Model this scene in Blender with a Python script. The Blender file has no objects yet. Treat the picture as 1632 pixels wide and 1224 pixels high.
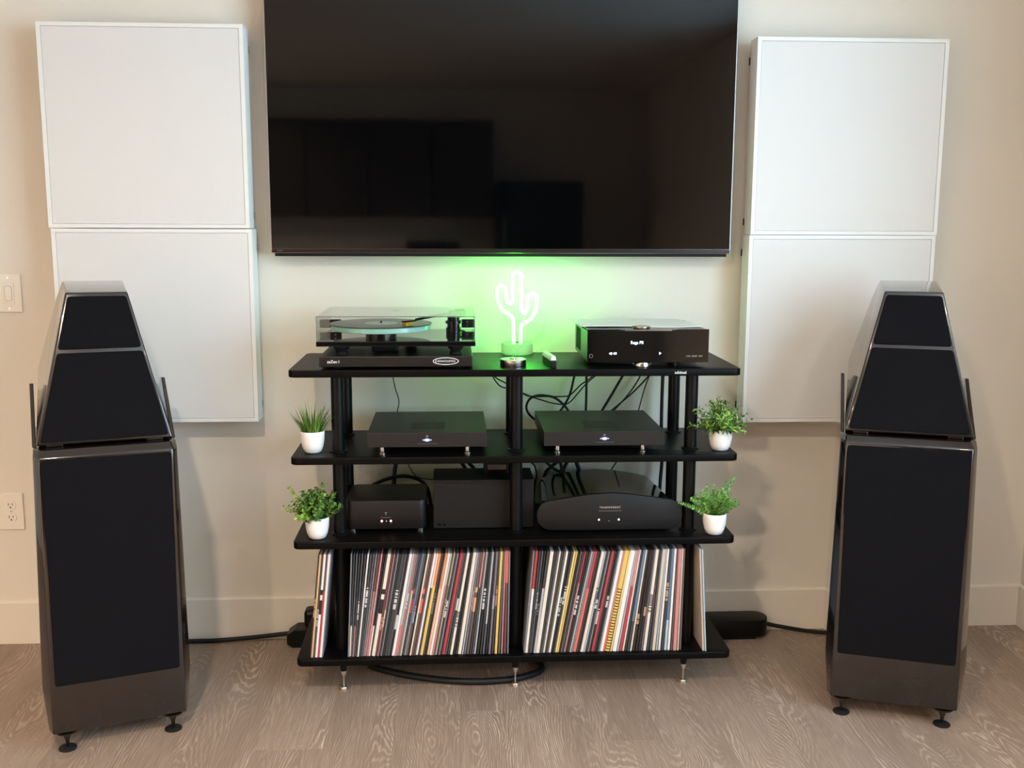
import bpy, bmesh, math, random
from mathutils import Vector, Matrix
R = math.radians
random.seed(7)
S = bpy.context.scene
C = S.collection

# ------------------------------------------------------------------ camera
YAW, PITCH, ROLL = 0.0569, 0.1556, 0.0035
f_ = Vector((math.sin(YAW)*math.cos(PITCH), math.cos(YAW)*math.cos(PITCH), -math.sin(PITCH)))
r_ = Vector((math.cos(YAW), -math.sin(YAW), 0)); u_ = r_.cross(f_)
r2 = math.cos(ROLL)*r_ + math.sin(ROLL)*u_; u2 = -math.sin(ROLL)*r_ + math.cos(ROLL)*u_
cam_d = bpy.data.cameras.new('camera'); cam = bpy.data.objects.new('camera', cam_d); C.objects.link(cam)
cam_d.sensor_width = 36; cam_d.lens = 1639.8*36/1632; cam_d.clip_start = .05
M = Matrix((r2, u2, -f_)).transposed().to_4x4(); M.translation = (0, -3.3561, 1.3989)
cam.matrix_world = M
S.camera = cam

# ------------------------------------------------------------------ world, view
W = bpy.data.worlds.new('sky'); S.world = W; W.use_nodes = True
bg = W.node_tree.nodes['Background']; bg.inputs[0].default_value = (.56, .80, 1, 1); bg.inputs[1].default_value = 14.5
S.view_settings.view_transform = 'Standard'; S.view_settings.look = 'None'
S.view_settings.exposure = -0.10; S.view_settings.gamma = 1; S.view_settings.use_curve_mapping = False
CAN_POWER = 44.0
CEIL = 2.74
XR, XL, YB, YF = 1.99, -3.6, .012, -7.6          # room: right, left, back wall (seen), front wall (behind the camera)
WIN = (-4.1, -1.3, .75, 2.5)                     # window opening in the right wall: y0, y1, z0, z1
pl = bpy.data.lights.new('window_right_offscreen', 'AREA'); pl.shape = 'RECTANGLE'
pl.size = WIN[1]-WIN[0]; pl.size_y = WIN[3]-WIN[2]; pl.cycles.is_portal = True
po = bpy.data.objects.new('window_right_offscreen', pl); C.objects.link(po)
po.location = (XR+.1, (WIN[0]+WIN[1])/2, (WIN[2]+WIN[3])/2)
po.rotation_euler = (R(90), 0, R(90))

# ------------------------------------------------------------------ materials
def lin(c):
    return tuple(((v/255)/12.92 if v/255 <= .04045 else ((v/255+.055)/1.055)**2.4) for v in c)
MATS = {}
def mat(name, rgb, rough=.5, metal=0, spec=.5, coat=0, emit=None, es=0, noise=None, bump=None, trans=0, sheen=0):
    """rgb in display values. noise=(scale, amount): value variation; bump=(scale, strength)."""
    if name in MATS: return MATS[name]
    m = bpy.data.materials.new(name); m.use_nodes = True; nt = m.node_tree; b = nt.nodes['Principled BSDF']
    col = lin(rgb)
    b.inputs['Base Color'].default_value = (*col, 1); b.inputs['Roughness'].default_value = rough
    b.inputs['Metallic'].default_value = metal; b.inputs['Specular IOR Level'].default_value = spec
    b.inputs['Coat Weight'].default_value = coat; b.inputs['Coat Roughness'].default_value = .03
    b.inputs['Sheen Weight'].default_value = sheen
    if trans: b.inputs['Transmission Weight'].default_value = trans
    if emit: b.inputs['Emission Color'].default_value = (*lin(emit), 1); b.inputs['Emission Strength'].default_value = es
    tc = nt.nodes.new('ShaderNodeTexCoord')
    if noise:
        n = nt.nodes.new('ShaderNodeTexNoise'); n.inputs['Scale'].default_value = noise[0]; n.inputs['Detail'].default_value = 4
        nt.links.new(tc.outputs['Object'], n.inputs['Vector'])
        mx = nt.nodes.new('ShaderNodeMix'); mx.data_type = 'RGBA'
        a = noise[1]
        mx.inputs[6].default_value = (*[v*(1-a) for v in col], 1); mx.inputs[7].default_value = (*[min(1, v*(1+a)) for v in col], 1)
        nt.links.new(n.outputs['Fac'], mx.inputs[0]); nt.links.new(mx.outputs[2], b.inputs['Base Color'])
    if bump:
        n2 = nt.nodes.new('ShaderNodeTexNoise'); n2.inputs['Scale'].default_value = bump[0]; n2.inputs['Detail'].default_value = 3
        nt.links.new(tc.outputs['Object'], n2.inputs['Vector'])
        bp = nt.nodes.new('ShaderNodeBump'); bp.inputs['Strength'].default_value = bump[1]; bp.inputs['Distance'].default_value = .002
        nt.links.new(n2.outputs['Fac'], bp.inputs['Height']); nt.links.new(bp.outputs[0], b.inputs['Normal'])
    MATS[name] = m
    return m

def clear_mat(name, tint, gloss_lo=.04, rough=.0):
    """thin clear sheet: straight-through transparency with a fresnel reflection"""
    if name in MATS: return MATS[name]
    m = bpy.data.materials.new(name); m.use_nodes = True; nt = m.node_tree; nt.nodes.clear()
    out = nt.nodes.new('ShaderNodeOutputMaterial'); tr = nt.nodes.new('ShaderNodeBsdfTransparent'); gl = nt.nodes.new('ShaderNodeBsdfGlossy')
    tr.inputs[0].default_value = (*tint, 1); gl.inputs['Roughness'].default_value = rough
    lw = nt.nodes.new('ShaderNodeLayerWeight'); lw.inputs[0].default_value = .5
    pw = nt.nodes.new('ShaderNodeMath'); pw.operation = 'POWER'; pw.inputs[1].default_value = 5; nt.links.new(lw.outputs['Facing'], pw.inputs[0])
    fr = nt.nodes.new('ShaderNodeMath'); fr.operation = 'MULTIPLY_ADD'; fr.inputs[1].default_value = .9; fr.inputs[2].default_value = gloss_lo; nt.links.new(pw.outputs[0], fr.inputs[0])
    mx = nt.nodes.new('ShaderNodeMixShader')
    nt.links.new(fr.outputs[0], mx.inputs[0]); nt.links.new(tr.outputs[0], mx.inputs[1]); nt.links.new(gl.outputs[0], mx.inputs[2])
    nt.links.new(mx.outputs[0], out.inputs[0]); MATS[name] = m
    return m

def wood_mat(name):
    m = bpy.data.materials.new(name); m.use_nodes = True; nt = m.node_tree; N = nt.nodes; L = nt.links; b = N['Principled BSDF']
    tc = N.new('ShaderNodeTexCoord'); oi = N.new('ShaderNodeObjectInfo')
    add = N.new('ShaderNodeVectorMath'); add.operation = 'MULTIPLY_ADD'
    comb = N.new('ShaderNodeCombineXYZ'); L.new(oi.outputs['Random'], comb.inputs[0]); L.new(oi.outputs['Random'], comb.inputs[1]); L.new(oi.outputs['Random'], comb.inputs[2])
    add.inputs[1].default_value = (13, 37, 9); L.new(comb.outputs[0], add.inputs[0]); L.new(tc.outputs['Object'], add.inputs[2])
    def noise(vec_scale, sc, det, dist=0):
        mp = N.new('ShaderNodeMapping'); mp.inputs['Scale'].default_value = vec_scale; L.new(add.outputs[0], mp.inputs[0])
        n = N.new('ShaderNodeTexNoise'); n.inputs['Scale'].default_value = sc; n.inputs['Detail'].default_value = det; n.inputs['Distortion'].default_value = dist
        L.new(mp.outputs[0], n.inputs['Vector']); return n.outputs['Fac']
    def math_(op, a, b, c=None):
        n = N.new('ShaderNodeMath'); n.operation = op
        for k, v in enumerate((a, b, c)):
            if v is None: continue
            if isinstance(v, (int, float)): n.inputs[k].default_value = v
            else: L.new(v, n.inputs[k])
        return n.outputs[0]
    def rng(v, a, b, c, d):
        n = N.new('ShaderNodeMapRange'); n.inputs[1].default_value = a; n.inputs[2].default_value = b; n.inputs[3].default_value = c; n.inputs[4].default_value = d; L.new(v, n.inputs[0]); return n.outputs[0]
    warp = noise((5.0, 1.1, 1), 1, 1.5, .3)              # slow drift: its contours make the cathedral arches
    sep = N.new('ShaderNodeSeparateXYZ'); L.new(add.outputs[0], sep.inputs[0])
    ph = math_('MULTIPLY_ADD', sep.outputs[0], 520, math_('MULTIPLY', warp, 330))
    jit = noise((70, 14, 1), 1, 3)
    ph = math_('MULTIPLY_ADD', jit, 9, ph)
    lines = rng(math_('SINE', ph, 0), .0, 1, 0, 1)
    fine = noise((420, 9, 1), 1, 4)
    fn_f = rng(fine, .35, .7, 0, 1)
    amp = rng(noise((9, 1.6, 1), 1, 3), .38, .68, .15, 1)
    g = math_('MULTIPLY', lines, amp)
    g = math_('MULTIPLY', g, math_('MULTIPLY_ADD', fn_f, .55, .45))
    v = math_('MULTIPLY_ADD', g, .50, math_('MULTIPLY', fn_f, .20))
    v = math_('MULTIPLY_ADD', noise((8, 1.2, 1), 1, 3), .32, v)
    v = math_('MULTIPLY_ADD', oi.outputs['Random'], .03, v)
    cr = N.new('ShaderNodeValToRGB'); e = cr.color_ramp.elements
    e[0].position = .1; e[0].color = (*lin((125, 105, 91)), 1); e[1].position = .92; e[1].color = (*lin((213, 194, 178)), 1)
    e2 = cr.color_ramp.elements.new(.42); e2.color = (*lin((157, 135, 119)), 1)
    L.new(v, cr.inputs[0]); L.new(cr.outputs[0], b.inputs['Base Color'])
    b.inputs['Roughness'].default_value = .5; b.inputs['Specular IOR Level'].default_value = .35
    bp = N.new('ShaderNodeBump'); bp.inputs['Strength'].default_value = .12; bp.inputs['Distance'].default_value = .001
    L.new(fine, bp.inputs['Height']); L.new(bp.outputs[0], b.inputs['Normal'])
    return m

m_wall = mat('wall_paint', (229, 220, 207), .75, spec=.25, bump=(38, .25))
m_base = mat('baseboard_paint', (230, 220, 207), .45, spec=.4)
m_ceil = mat('ceiling_paint', (235, 232, 226), .8)
m_wood = wood_mat('limed_oak_vinyl')
m_sub = mat('subfloor', (60, 50, 44), .9)
m_black = mat('satin_black', (8, 8, 8), .38, spec=.2)
m_blackm = mat('matte_black', (10, 10, 11), .6, spec=.25)
m_shelf = mat('black_lacquered_mdf', (7, 6, 6), .40, spec=.1, bump=(220, .06))
m_gloss = mat('gloss_black', (10, 10, 11), .06, spec=.5)
m_spk = mat('gloss_graphite_paint', (31, 23, 21), .16, metal=.3, spec=.5, coat=1)
m_grille = mat('grille_cloth', (16, 15, 18), .95, spec=.1, bump=(900, .3))
m_rubber = mat('black_rubber', (18, 18, 19), .7, spec=.3)
m_steel = mat('polished_steel', (205, 200, 194), .18, metal=1)
m_satin = mat('satin_nickel', (226, 218, 208), .42, metal=1)
m_dsteel = mat('dark_steel', (80, 74, 70), .3, metal=1)
m_panel = mat('white_panel_cloth', (227, 224, 220), .85, spec=.2, bump=(700, .15))
m_pframe = mat('white_panel_edge', (238, 236, 232), .55, spec=.4)
m_plate = mat('ivory_plastic', (238, 230, 218), .35)
m_slot = mat('slot_shade', (45, 40, 36), .6)  # shade inside the socket holes, painted as a dark colour
m_pot = mat('white_ceramic', (240, 236, 232), .35, spec=.5)
m_soil = mat('pot_moss', (38, 52, 24), .9)
m_white = mat('white_print', (235, 232, 228), .6, emit=(235, 232, 228), es=0)
m_anod = mat('anodised_charcoal', (38, 35, 34), .42, metal=.35, spec=.4)
m_anodtop = mat('anodised_black_top', (13, 14, 13), .42, metal=.2, spec=.4)
m_screen = mat('tv_glass', (4, 4, 5), .04, spec=.36)
m_alu = mat('aluminium', (190, 188, 185), .3, metal=1)
m_neon = mat('neon_tube', (255, 255, 255), .4, emit=(60, 255, 56), es=34)
m_clear = clear_mat('clear_acrylic', (.97, .98, .975))
m_glass = clear_mat('window_glass', (.97, .98, .98))

# ------------------------------------------------------------------ mesh helpers
def obj(name, bm, m, parent=None, smooth=None, loc=None):
    me = bpy.data.meshes.new(name)
    bmesh.ops.recalc_face_normals(bm, faces=bm.faces[:])
    bm.to_mesh(me); bm.free()
    for mm in (m if isinstance(m, (list, tuple)) else [m]): me.materials.append(mm)
    if smooth is not None:
        for p in me.polygons: p.use_smooth = True
        me.set_sharp_from_angle(angle=R(smooth))
    o = bpy.data.objects.new(name, me); C.objects.link(o)
    if parent: o.parent = parent
    if loc: o.location = loc
    return o
def tag(o, label, cat, group=None):
    o['label'] = label; o['category'] = cat
    if group: o['group'] = group
    return o
def thing(name, label, cat, loc=(0, 0, 0), rz=0, group=None):
    o = bpy.data.objects.new(name, None); C.objects.link(o); o.empty_display_size = .05
    o.location = loc; o.rotation_euler = (0, 0, rz)
    return tag(o, label, cat, group)
def struct(o): o['kind'] = 'structure'; return o
def B(): return bmesh.new()
def box(bm, x0, x1, y0, y1, z0, z1, bev=0, seg=2):
    vs = [bm.verts.new((x, y, z)) for z in (z0, z1) for y in (y0, y1) for x in (x0, x1)]
    fs = [bm.faces.new([vs[i] for i in q]) for q in ((0, 2, 3, 1), (4, 5, 7, 6), (0, 1, 5, 4), (2, 6, 7, 3), (0, 4, 6, 2), (1, 3, 7, 5))]
    if bev:
        es = {e for f in fs for e in f.edges}
        bmesh.ops.bevel(bm, geom=list(es), offset=bev, segments=seg, affect='EDGES', profile=.5)
    return bm
def bx(*a, **k): return box(B(), *a, **k)
def prism(bm, pts, a0, a1, axis='z', bev=0, seg=2, only_caps=False):
    """extrude a closed polygon of 2D points along an axis. axis z: (x,y); y: (x,z); x: (y,z)"""
    def P(p, a): return {'z': (p[0], p[1], a), 'y': (p[0], a, p[1]), 'x': (a, p[0], p[1])}[axis]
    lo = [bm.verts.new(P(p, a0)) for p in pts]; hi = [bm.verts.new(P(p, a1)) for p in pts]
    fa = bm.faces.new(lo[::-1]); fb = bm.faces.new(hi); fs = [fa, fb]; n = len(pts)
    for i in range(n): fs.append(bm.faces.new((lo[i], lo[(i+1) % n], hi[(i+1) % n], hi[i])))
    bmesh.ops.recalc_face_normals(bm, faces=fs)
    if bev:
        es = set(fa.edges) | set(fb.edges)
        if not only_caps: es |= {e for f in fs for e in f.edges if e.is_manifold and e.calc_face_angle(0) > R(25)}
        bmesh.ops.bevel(bm, geom=list(es), offset=bev, segments=seg, affect='EDGES', profile=.5)
    return bm
def rrect(x0, x1, y0, y1, r, n=6):
    out = []
    for cx, cy, a in ((x1-r, y1-r, 0), (x0+r, y1-r, 90), (x0+r, y0+r, 180), (x1-r, y0+r, 270)):
        for k in range(n+1):
            t = R(a+90*k/n); out.append((cx+r*math.cos(t), cy+r*math.sin(t)))
    return out
def lathe(bm, prof, n=24, c=(0, 0, 0), cap=True):
    rings = []
    for r, z in prof:
        rings.append([bm.verts.new((c[0]+r*math.cos(2*math.pi*k/n), c[1]+r*math.sin(2*math.pi*k/n), c[2]+z)) for k in range(n)])
    for a, b in zip(rings, rings[1:]):
        for k in range(n): bm.faces.new((a[k], a[(k+1) % n], b[(k+1) % n], b[k]))
    if cap: bm.faces.new(rings[0][::-1]); bm.faces.new(rings[-1])
    return bm
def ycyl(bm, r, y0, y1, cx, cz, n=20):
    prism(bm, [(cx+r*math.cos(2*math.pi*k/n), cz+r*math.sin(2*math.pi*k/n)) for k in range(n)], y0, y1, 'y')
    return bm
def spline(pts, sub=6):
    P = [Vector(p) for p in pts]; out = []
    for i in range(len(P)-1):
        p0 = P[max(i-1, 0)]; p1 = P[i]; p2 = P[i+1]; p3 = P[min(i+2, len(P)-1)]
        for k in range(sub):
            t = k/sub; out.append(.5*((2*p1)+(-p0+p2)*t+(2*p0-5*p1+4*p2-p3)*t*t+(-p0+3*p1-3*p2+p3)*t**3))
    out.append(P[-1]); return out
def tube(bm, pts, r, n=10, cap=True):
    P = [Vector(p) for p in pts]; rings = []; ref = None
    for i, p in enumerate(P):
        t = (P[min(i+1, len(P)-1)]-P[max(i-1, 0)]).normalized()
        if ref is None: ref = t.orthogonal().normalized()
        ref = (ref - t*ref.dot(t)).normalized(); b2 = t.cross(ref)
        rr = r[i] if isinstance(r, (list, tuple)) else r
        rings.append([bm.verts.new(p+rr*(math.cos(2*math.pi*k/n)*ref+math.sin(2*math.pi*k/n)*b2)) for k in range(n)])
    for a, b in zip(rings, rings[1:]):
        for k in range(n): bm.faces.new((a[k], a[(k+1) % n], b[(k+1) % n], b[k]))
    if cap: bm.faces.new(rings[0][::-1]); bm.faces.new(rings[-1])
    return bm
def text(name, body, size, m, parent, loc, align='CENTER', spacing=1, depth=.0002, sx=1, rot=(R(90), 0, 0), bold=0):
    cu = bpy.data.curves.new(name, 'FONT'); cu.body = body; cu.size = size; cu.align_x = align; cu.align_y = 'CENTER'
    cu.extrude = depth; cu.space_character = spacing; cu.resolution_u = 3; cu.offset = bold
    t = bpy.data.objects.new(name+'_curve', cu); C.objects.link(t)
    dg = bpy.context.evaluated_depsgraph_get(); me = bpy.data.meshes.new_from_object(t.evaluated_get(dg))
    bpy.data.objects.remove(t); bpy.data.curves.remove(cu)
    me.materials.clear(); me.materials.append(m); me.name = name
    o = bpy.data.objects.new(name, me); C.objects.link(o); o.parent = parent; o.location = loc; o.rotation_euler = rot; o.scale = (sx, 1, 1)
    return o
def link_copy(o, parent=None):
    c = o.copy(); C.objects.link(c); c.parent = parent
    for ch in o.children: link_copy(ch, c)
    return c

# ------------------------------------------------------------------ room shell
fl = struct(obj('floor', bx(XL, XR, YF, YB, -.05, -.012), m_sub))
PW, PL = .1829, 1.22
plank_me = None
cols = int(math.ceil((XR-XL)/PW))
offs = {}
for i in range(cols+1):
    x0 = .743 + (i - int((.743-XL)/PW) - 1)*PW; x1 = x0+PW
    x0c, x1c = max(x0, XL), min(x1, XR)
    if x1c-x0c < .02: continue
    off = (-.556, -.13, -.97, -.38, -.75)[(i*2) % 5] if abs(x0-.743) > .01 else -.556
    if abs(x0-(.743-3*PW)) < .01: off = -.53
    y = off + PL*2
    while y > YF:
        ya, yb = max(y-PL, YF), min(y, YB)
        if yb-ya > .02:
            full = abs((yb-ya)-PL) < 1e-6 and abs((x1c-x0c)-PW) < 1e-6
            if full and plank_me:
                p = bpy.data.objects.new('plank', plank_me); C.objects.link(p); p.parent = fl
            else:
                hw, hl = (x1c-x0c)/2-.0001, (yb-ya)/2-.0001
                p = obj('plank', bx(-hw, hw, -hl, hl, -.012, 0, bev=.0003, seg=1), m_wood, fl)
                if full: plank_me = p.data
            p.location = ((x0c+x1c)/2, (ya+yb)/2, 0)
        y -= PL
struct(obj('wall_back', bx(XL-.1, XR+.1, YB, YB+.12, -.05, CEIL), m_wall))
struct(obj('wall_left', bx(XL-.12, XL, YF, YB, -.05, CEIL), m_wall))
struct(obj('wall_front', bx(XL-.1, XR+.1, YF-.12, YF, -.05, CEIL), m_wall))
struct(obj('ceiling', bx(XL-.1, XR+.1, YF-.1, YB+.12, CEIL, CEIL+.1), m_ceil))
bm = B(); y0, y1, z0, z1 = WIN
box(bm, XR, XR+.12, y1, YB, -.05, CEIL); box(bm, XR, XR+.12, YF, y0, -.05, CEIL)
box(bm, XR, XR+.12, y0, y1, -.05, z0); box(bm, XR, XR+.12, y0, y1, z1, CEIL)
struct(obj('wall_right', bm, m_wall))
bm = B(); prism(bm, [(YB, 0), (0, 0), (0, .142), (.006, .1471), (YB, .1471)], XL, XR, 'x'); struct(obj('baseboard_back', bm, m_base))
bm = B(); prism(bm, [(XR, 0), (XR-.012, 0), (XR-.012, .142), (XR-.006, .1471), (XR, .1471)], y1+.05, 0.0, 'y'); struct(obj('baseboard_right', bm, m_base))
wn = struct(obj('window_1', bx(XR+.04, XR+.09, y0, y0+.06, z0, z1), m_pframe))
bm = B(); box(bm, XR+.04, XR+.09, y1-.06, y1, z0, z1); box(bm, XR+.04, XR+.09, y0+.06, y1-.06, z0, z0+.06); box(bm, XR+.04, XR+.09, y0+.06, y1-.06, z1-.06, z1)
box(bm, XR+.045, XR+.085, (y0+y1)/2-.03, (y0+y1)/2+.03, z0+.06, z1-.06); obj('window_frame', bm, m_pframe, wn)
obj('window_pane', bx(XR+.064, XR+.066, y0+.06, (y0+y1)/2-.03, z0+.06, z1-.06), m_glass, wn)
obj('window_pane', bx(XR+.064, XR+.066, (y0+y1)/2+.03, y1-.06, z0+.06, z1-.06), m_glass, wn)

# recessed ceiling lamps
m_bulb = mat('lamp_diffuser', (240, 234, 226), .5)
def can(x, y, label, power):
    t = thing('recessed_ceiling_lamp', label, 'ceiling lamp', (x, y, CEIL), group='recessed lamps in the ceiling')
    obj('trim_ring', lathe(B(), [(.075, -.002), (.095, -.002), (.095, -.008), (.075, -.012), (.075, -.002)], 32, cap=False), m_pframe, t, smooth=40)
    obj('diffuser', lathe(B(), [(.001, -.004), (.075, -.004)], 32, cap=False), m_bulb, t)
    l = bpy.data.lights.new('ceiling_lamp_light_offscreen', 'AREA'); l.shape = 'DISK'; l.size = .14; l.energy = power; l.color = (1, .82, .62); l.spread = R(150)
    lo = bpy.data.objects.new('ceiling_lamp_light_offscreen', l); C.objects.link(lo); lo.parent = t; lo.location = (0, 0, -.014)
for x, y, p in ((-.55, -3.1, 1.5), (1.5, -3.1, .42), (-1.75, -5.2, 1.6), (-2.7, -5.2, 1.6), (-1.95, -6.2, 1.6), (-2.7, -6.2, 1.6), (-3.2, -5.7, 1.2)):
    can(x, y, 'round recessed ceiling lamp with a warm glowing diffuser', CAN_POWER*p)

# ------------------------------------------------------------------ kitchen side of the room (behind the camera, mirrored in the screen)
m_cab = mat('dark_walnut_cabinet', (38, 30, 27), .45, noise=(6, .2))
m_counter = mat('grey_stone', (120, 116, 112), .3)
for i in range(6):
    x = -3.0+i*.62
    t = thing('wall_cabinet', 'dark brown wall cabinet above the kitchen counter', 'cabinet', (x, YF+.18, 1.45), group='kitchen wall cabinets')
    obj('body', bx(-.305, .305, -.17, .15, 0, .95), m_cab, t); d = obj('door', bx(-.3, .3, .152, .17, .005, .945, bev=.003), m_cab, t)
    obj('handle', bx(.26, .272, .17, .195, .05, .2), m_steel, d)
    t = thing('base_cabinet', 'dark brown base cabinet under the stone counter', 'cabinet', (x, YF+.31, 0), group='kitchen base cabinets')
    obj('body', bx(-.305, .305, -.3, .28, .1, .88), m_cab, t); obj('plinth', bx(-.305, .305, -.3, .22, 0, .1), m_blackm, t)
    d = obj('door', bx(-.3, .3, .282, .3, .105, .875, bev=.003), m_cab, t); obj('handle', bx(.26, .272, .3, .325, .65, .8), m_steel, d)
tag(obj('countertop', bx(-3.31, .41, YF+.01, YF+.65, .88, .92, bev=.004), m_counter), 'long grey stone worktop over the dark base cabinets', 'worktop')
t = thing('refrigerator', 'tall dark refrigerator at the end of the worktop', 'refrigerator', (.85, YF+.38, 0))
obj('body', bx(-.42, .42, -.35, .3, .02, 1.8, bev=.01), m_blackm, t); d = obj('door', bx(-.415, .415, .302, .36, .7, 1.79, bev=.012), m_gloss, t)
obj('handle', bx(-.36, -.34, .38, .41, .8, 1.5, bev=.006), m_steel, d); obj('drawer', bx(-.415, .415, .302, .36, .05, .69, bev=.012), m_gloss, t)
t = thing('microwave', 'steel microwave oven on the stone worktop', 'microwave', (-.2, YF+.36, .92))
obj('body', bx(-.27, .27, -.2, .2, .01, .31, bev=.006), m_steel, t); obj('door', bx(-.26, .12, .201, .215, .03, .29, bev=.004), m_gloss, t); obj('control_panel', bx(.13, .26, .201, .212, .03, .29), m_blackm, t)

# ------------------------------------------------------------------ acoustic panels
PS = .607
def apanel(x0, z0, label, h=PS):
    w = PS
    t = thing('acoustic_panel', label, 'wall panel', (x0+w/2, YB, z0), group='white acoustic panels on the wall')
    ob = B(); bmd = .012       # body: back edges chamfered
    fr, bk = -.112, -.014
    body = B(); box(body, -w/2, w/2, fr+.006, bk, .0008, h-.0008, bev=0)
    es = [e for e in body.edges if all(abs(v.co.y-bk) < 1e-5 for v in e.verts)]
    bmesh.ops.bevel(body, geom=es, offset=.022, segments=3, affect='EDGES', profile=.5)
    obj('body', body, m_pframe, t, smooth=30)
    fm = B(); e = .0125
    for a in ((-w/2, w/2, .0008, e), (-w/2, w/2, h-e, h-.0008), (-w/2, -w/2+e, e, h-e), (w/2-e, w/2, e, h-e)):
        box(fm, a[0], a[1], fr-.0002, fr+.0058, a[2], a[3])
    obj('edge_band', fm, m_pframe, t)
    obj('cloth_face', bx(-w/2+e+.001, w/2-e-.001, fr+.0012, fr+.0058, e+.001, h-e-.001), m_panel, t)
    for s in (-1, 1):
        for zz in (.03, h-.07):
            obj('wall_clip', bx(s*(w/2-.015)-.01, s*(w/2-.015)+.01, bk+.0003, -.001, zz, zz+.022), m_blackm, t)
apanel(-1.235, 1.378, 'upper white square acoustic panel over the loudspeaker beside the light switch')
apanel(-1.229, .770, 'lower white square acoustic panel behind the loudspeaker beside the light switch')
apanel(.943, 1.363, 'upper white square acoustic panel over the loudspeaker near the room corner')
apanel(.940, .756, 'lower white square acoustic panel behind the loudspeaker near the room corner')

# ------------------------------------------------------------------ television
t = thing('television', 'large flat black television hung on the wall above the rack', 'television', (.159, YB, 1.302))
hw, th_ = .731, .836
obj('back_shell', bx(-hw+.01, hw-.01, -.066, -.02, .02, th_-.02, bev=.012), m_blackm, t)
obj('bezel', bx(-hw, hw, -.075, -.0665, 0, th_, bev=.0015), m_alu, t)
obj('screen', bx(-hw+.0035, hw-.0035, -.0768, -.0752, .014, th_-.004), m_screen, t)
obj('lower_trim', bx(-hw+.003, hw-.003, -.0772, -.0752, .0015, .0135), mat('bronze_trim', (52, 44, 42), .3, metal=.7), t)
obj('speaker_bar', bx(-hw+.012, hw-.012, -.072, -.03, -.010, -.0002), m_blackm, t)
obj('wall_mount', bx(-.3, .3, -.0195, -.001, .25, .6), m_blackm, t)
text('brand_mark', 'SONY', .007, mat('grey_print', (120, 115, 112), .5), t, (-hw+.03, -.0774, .0075), depth=.0001)

# ------------------------------------------------------------------ light switch and socket
t = thing('light_switch', 'ivory wall plate with a paddle dimmer switch', 'switch', (-1.413, YB, 1.111))
obj('plate', bx(-.039, .039, -.0065, -.0003, 0, .121, bev=.002), m_plate, t)
bm = B(); oo = rrect(-.017, .017, .027, .094, .002); ii = rrect(-.0117, .0117, .0348, .0852, .009)
ra = [[bm.verts.new((p[0], yy, p[1])) for p in lp] for lp, yy in ((oo, -.0064), (oo, -.0095), (ii, -.0095), (ii, -.0064))]
for a, b in zip(ra, ra[1:]):
    for k in range(len(oo)): bm.faces.new((a[k], a[(k+1) % len(oo)], b[(k+1) % len(oo)], b[k]))
obj('switch_frame', bm, m_plate, t)
p = obj('paddle', prism(B(), rrect(-.0105, .0105, .036, .084, .008), -.0112, -.0064, 'y', bev=.001, only_caps=True), m_plate, t)
obj('slider', bx(.0125, .0155, -.0112, -.0094, .05, .062), m_plate, t)
for z in (.012, .109): obj('screw', ycyl(B(), .003, -.0073, -.0067, 0, z, 12), m_steel, t)
t = thing('power_outlet', 'ivory wall plate with a double power socket', 'socket', (-1.455, YB, .394))
obj('plate', bx(-.0395, .0395, -.0065, -.0003, 0, .123, bev=.002), m_plate, t)
for z in (.0405, .0825):
    rc = obj('receptacle', prism(B(), [(.0165*math.cos(a)*1.0, z+max(-.0135, min(.0135, .0165*math.sin(a)))) for a in [2*math.pi*k/28 for k in range(28)]], -.0088, -.0067, 'y'), m_plate, t)
    obj('slot', bx(-.0073, -.0053, -.0092, -.0089, z-.0005, z+.0075), m_slot, rc); obj('slot', bx(.0053, .0073, -.0092, -.0089, z+.0005, z+.0075), m_slot, rc)
    obj('ground_hole', ycyl(B(), .0026, -.0092, -.0089, 0, z-.0065, 12), m_slot, rc)  # slots and hole are thin dark slips on the face, no openings cut
obj('screw', ycyl(B(), .003, -.0073, -.0067, 0, .0615, 12), m_steel, t)

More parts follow.
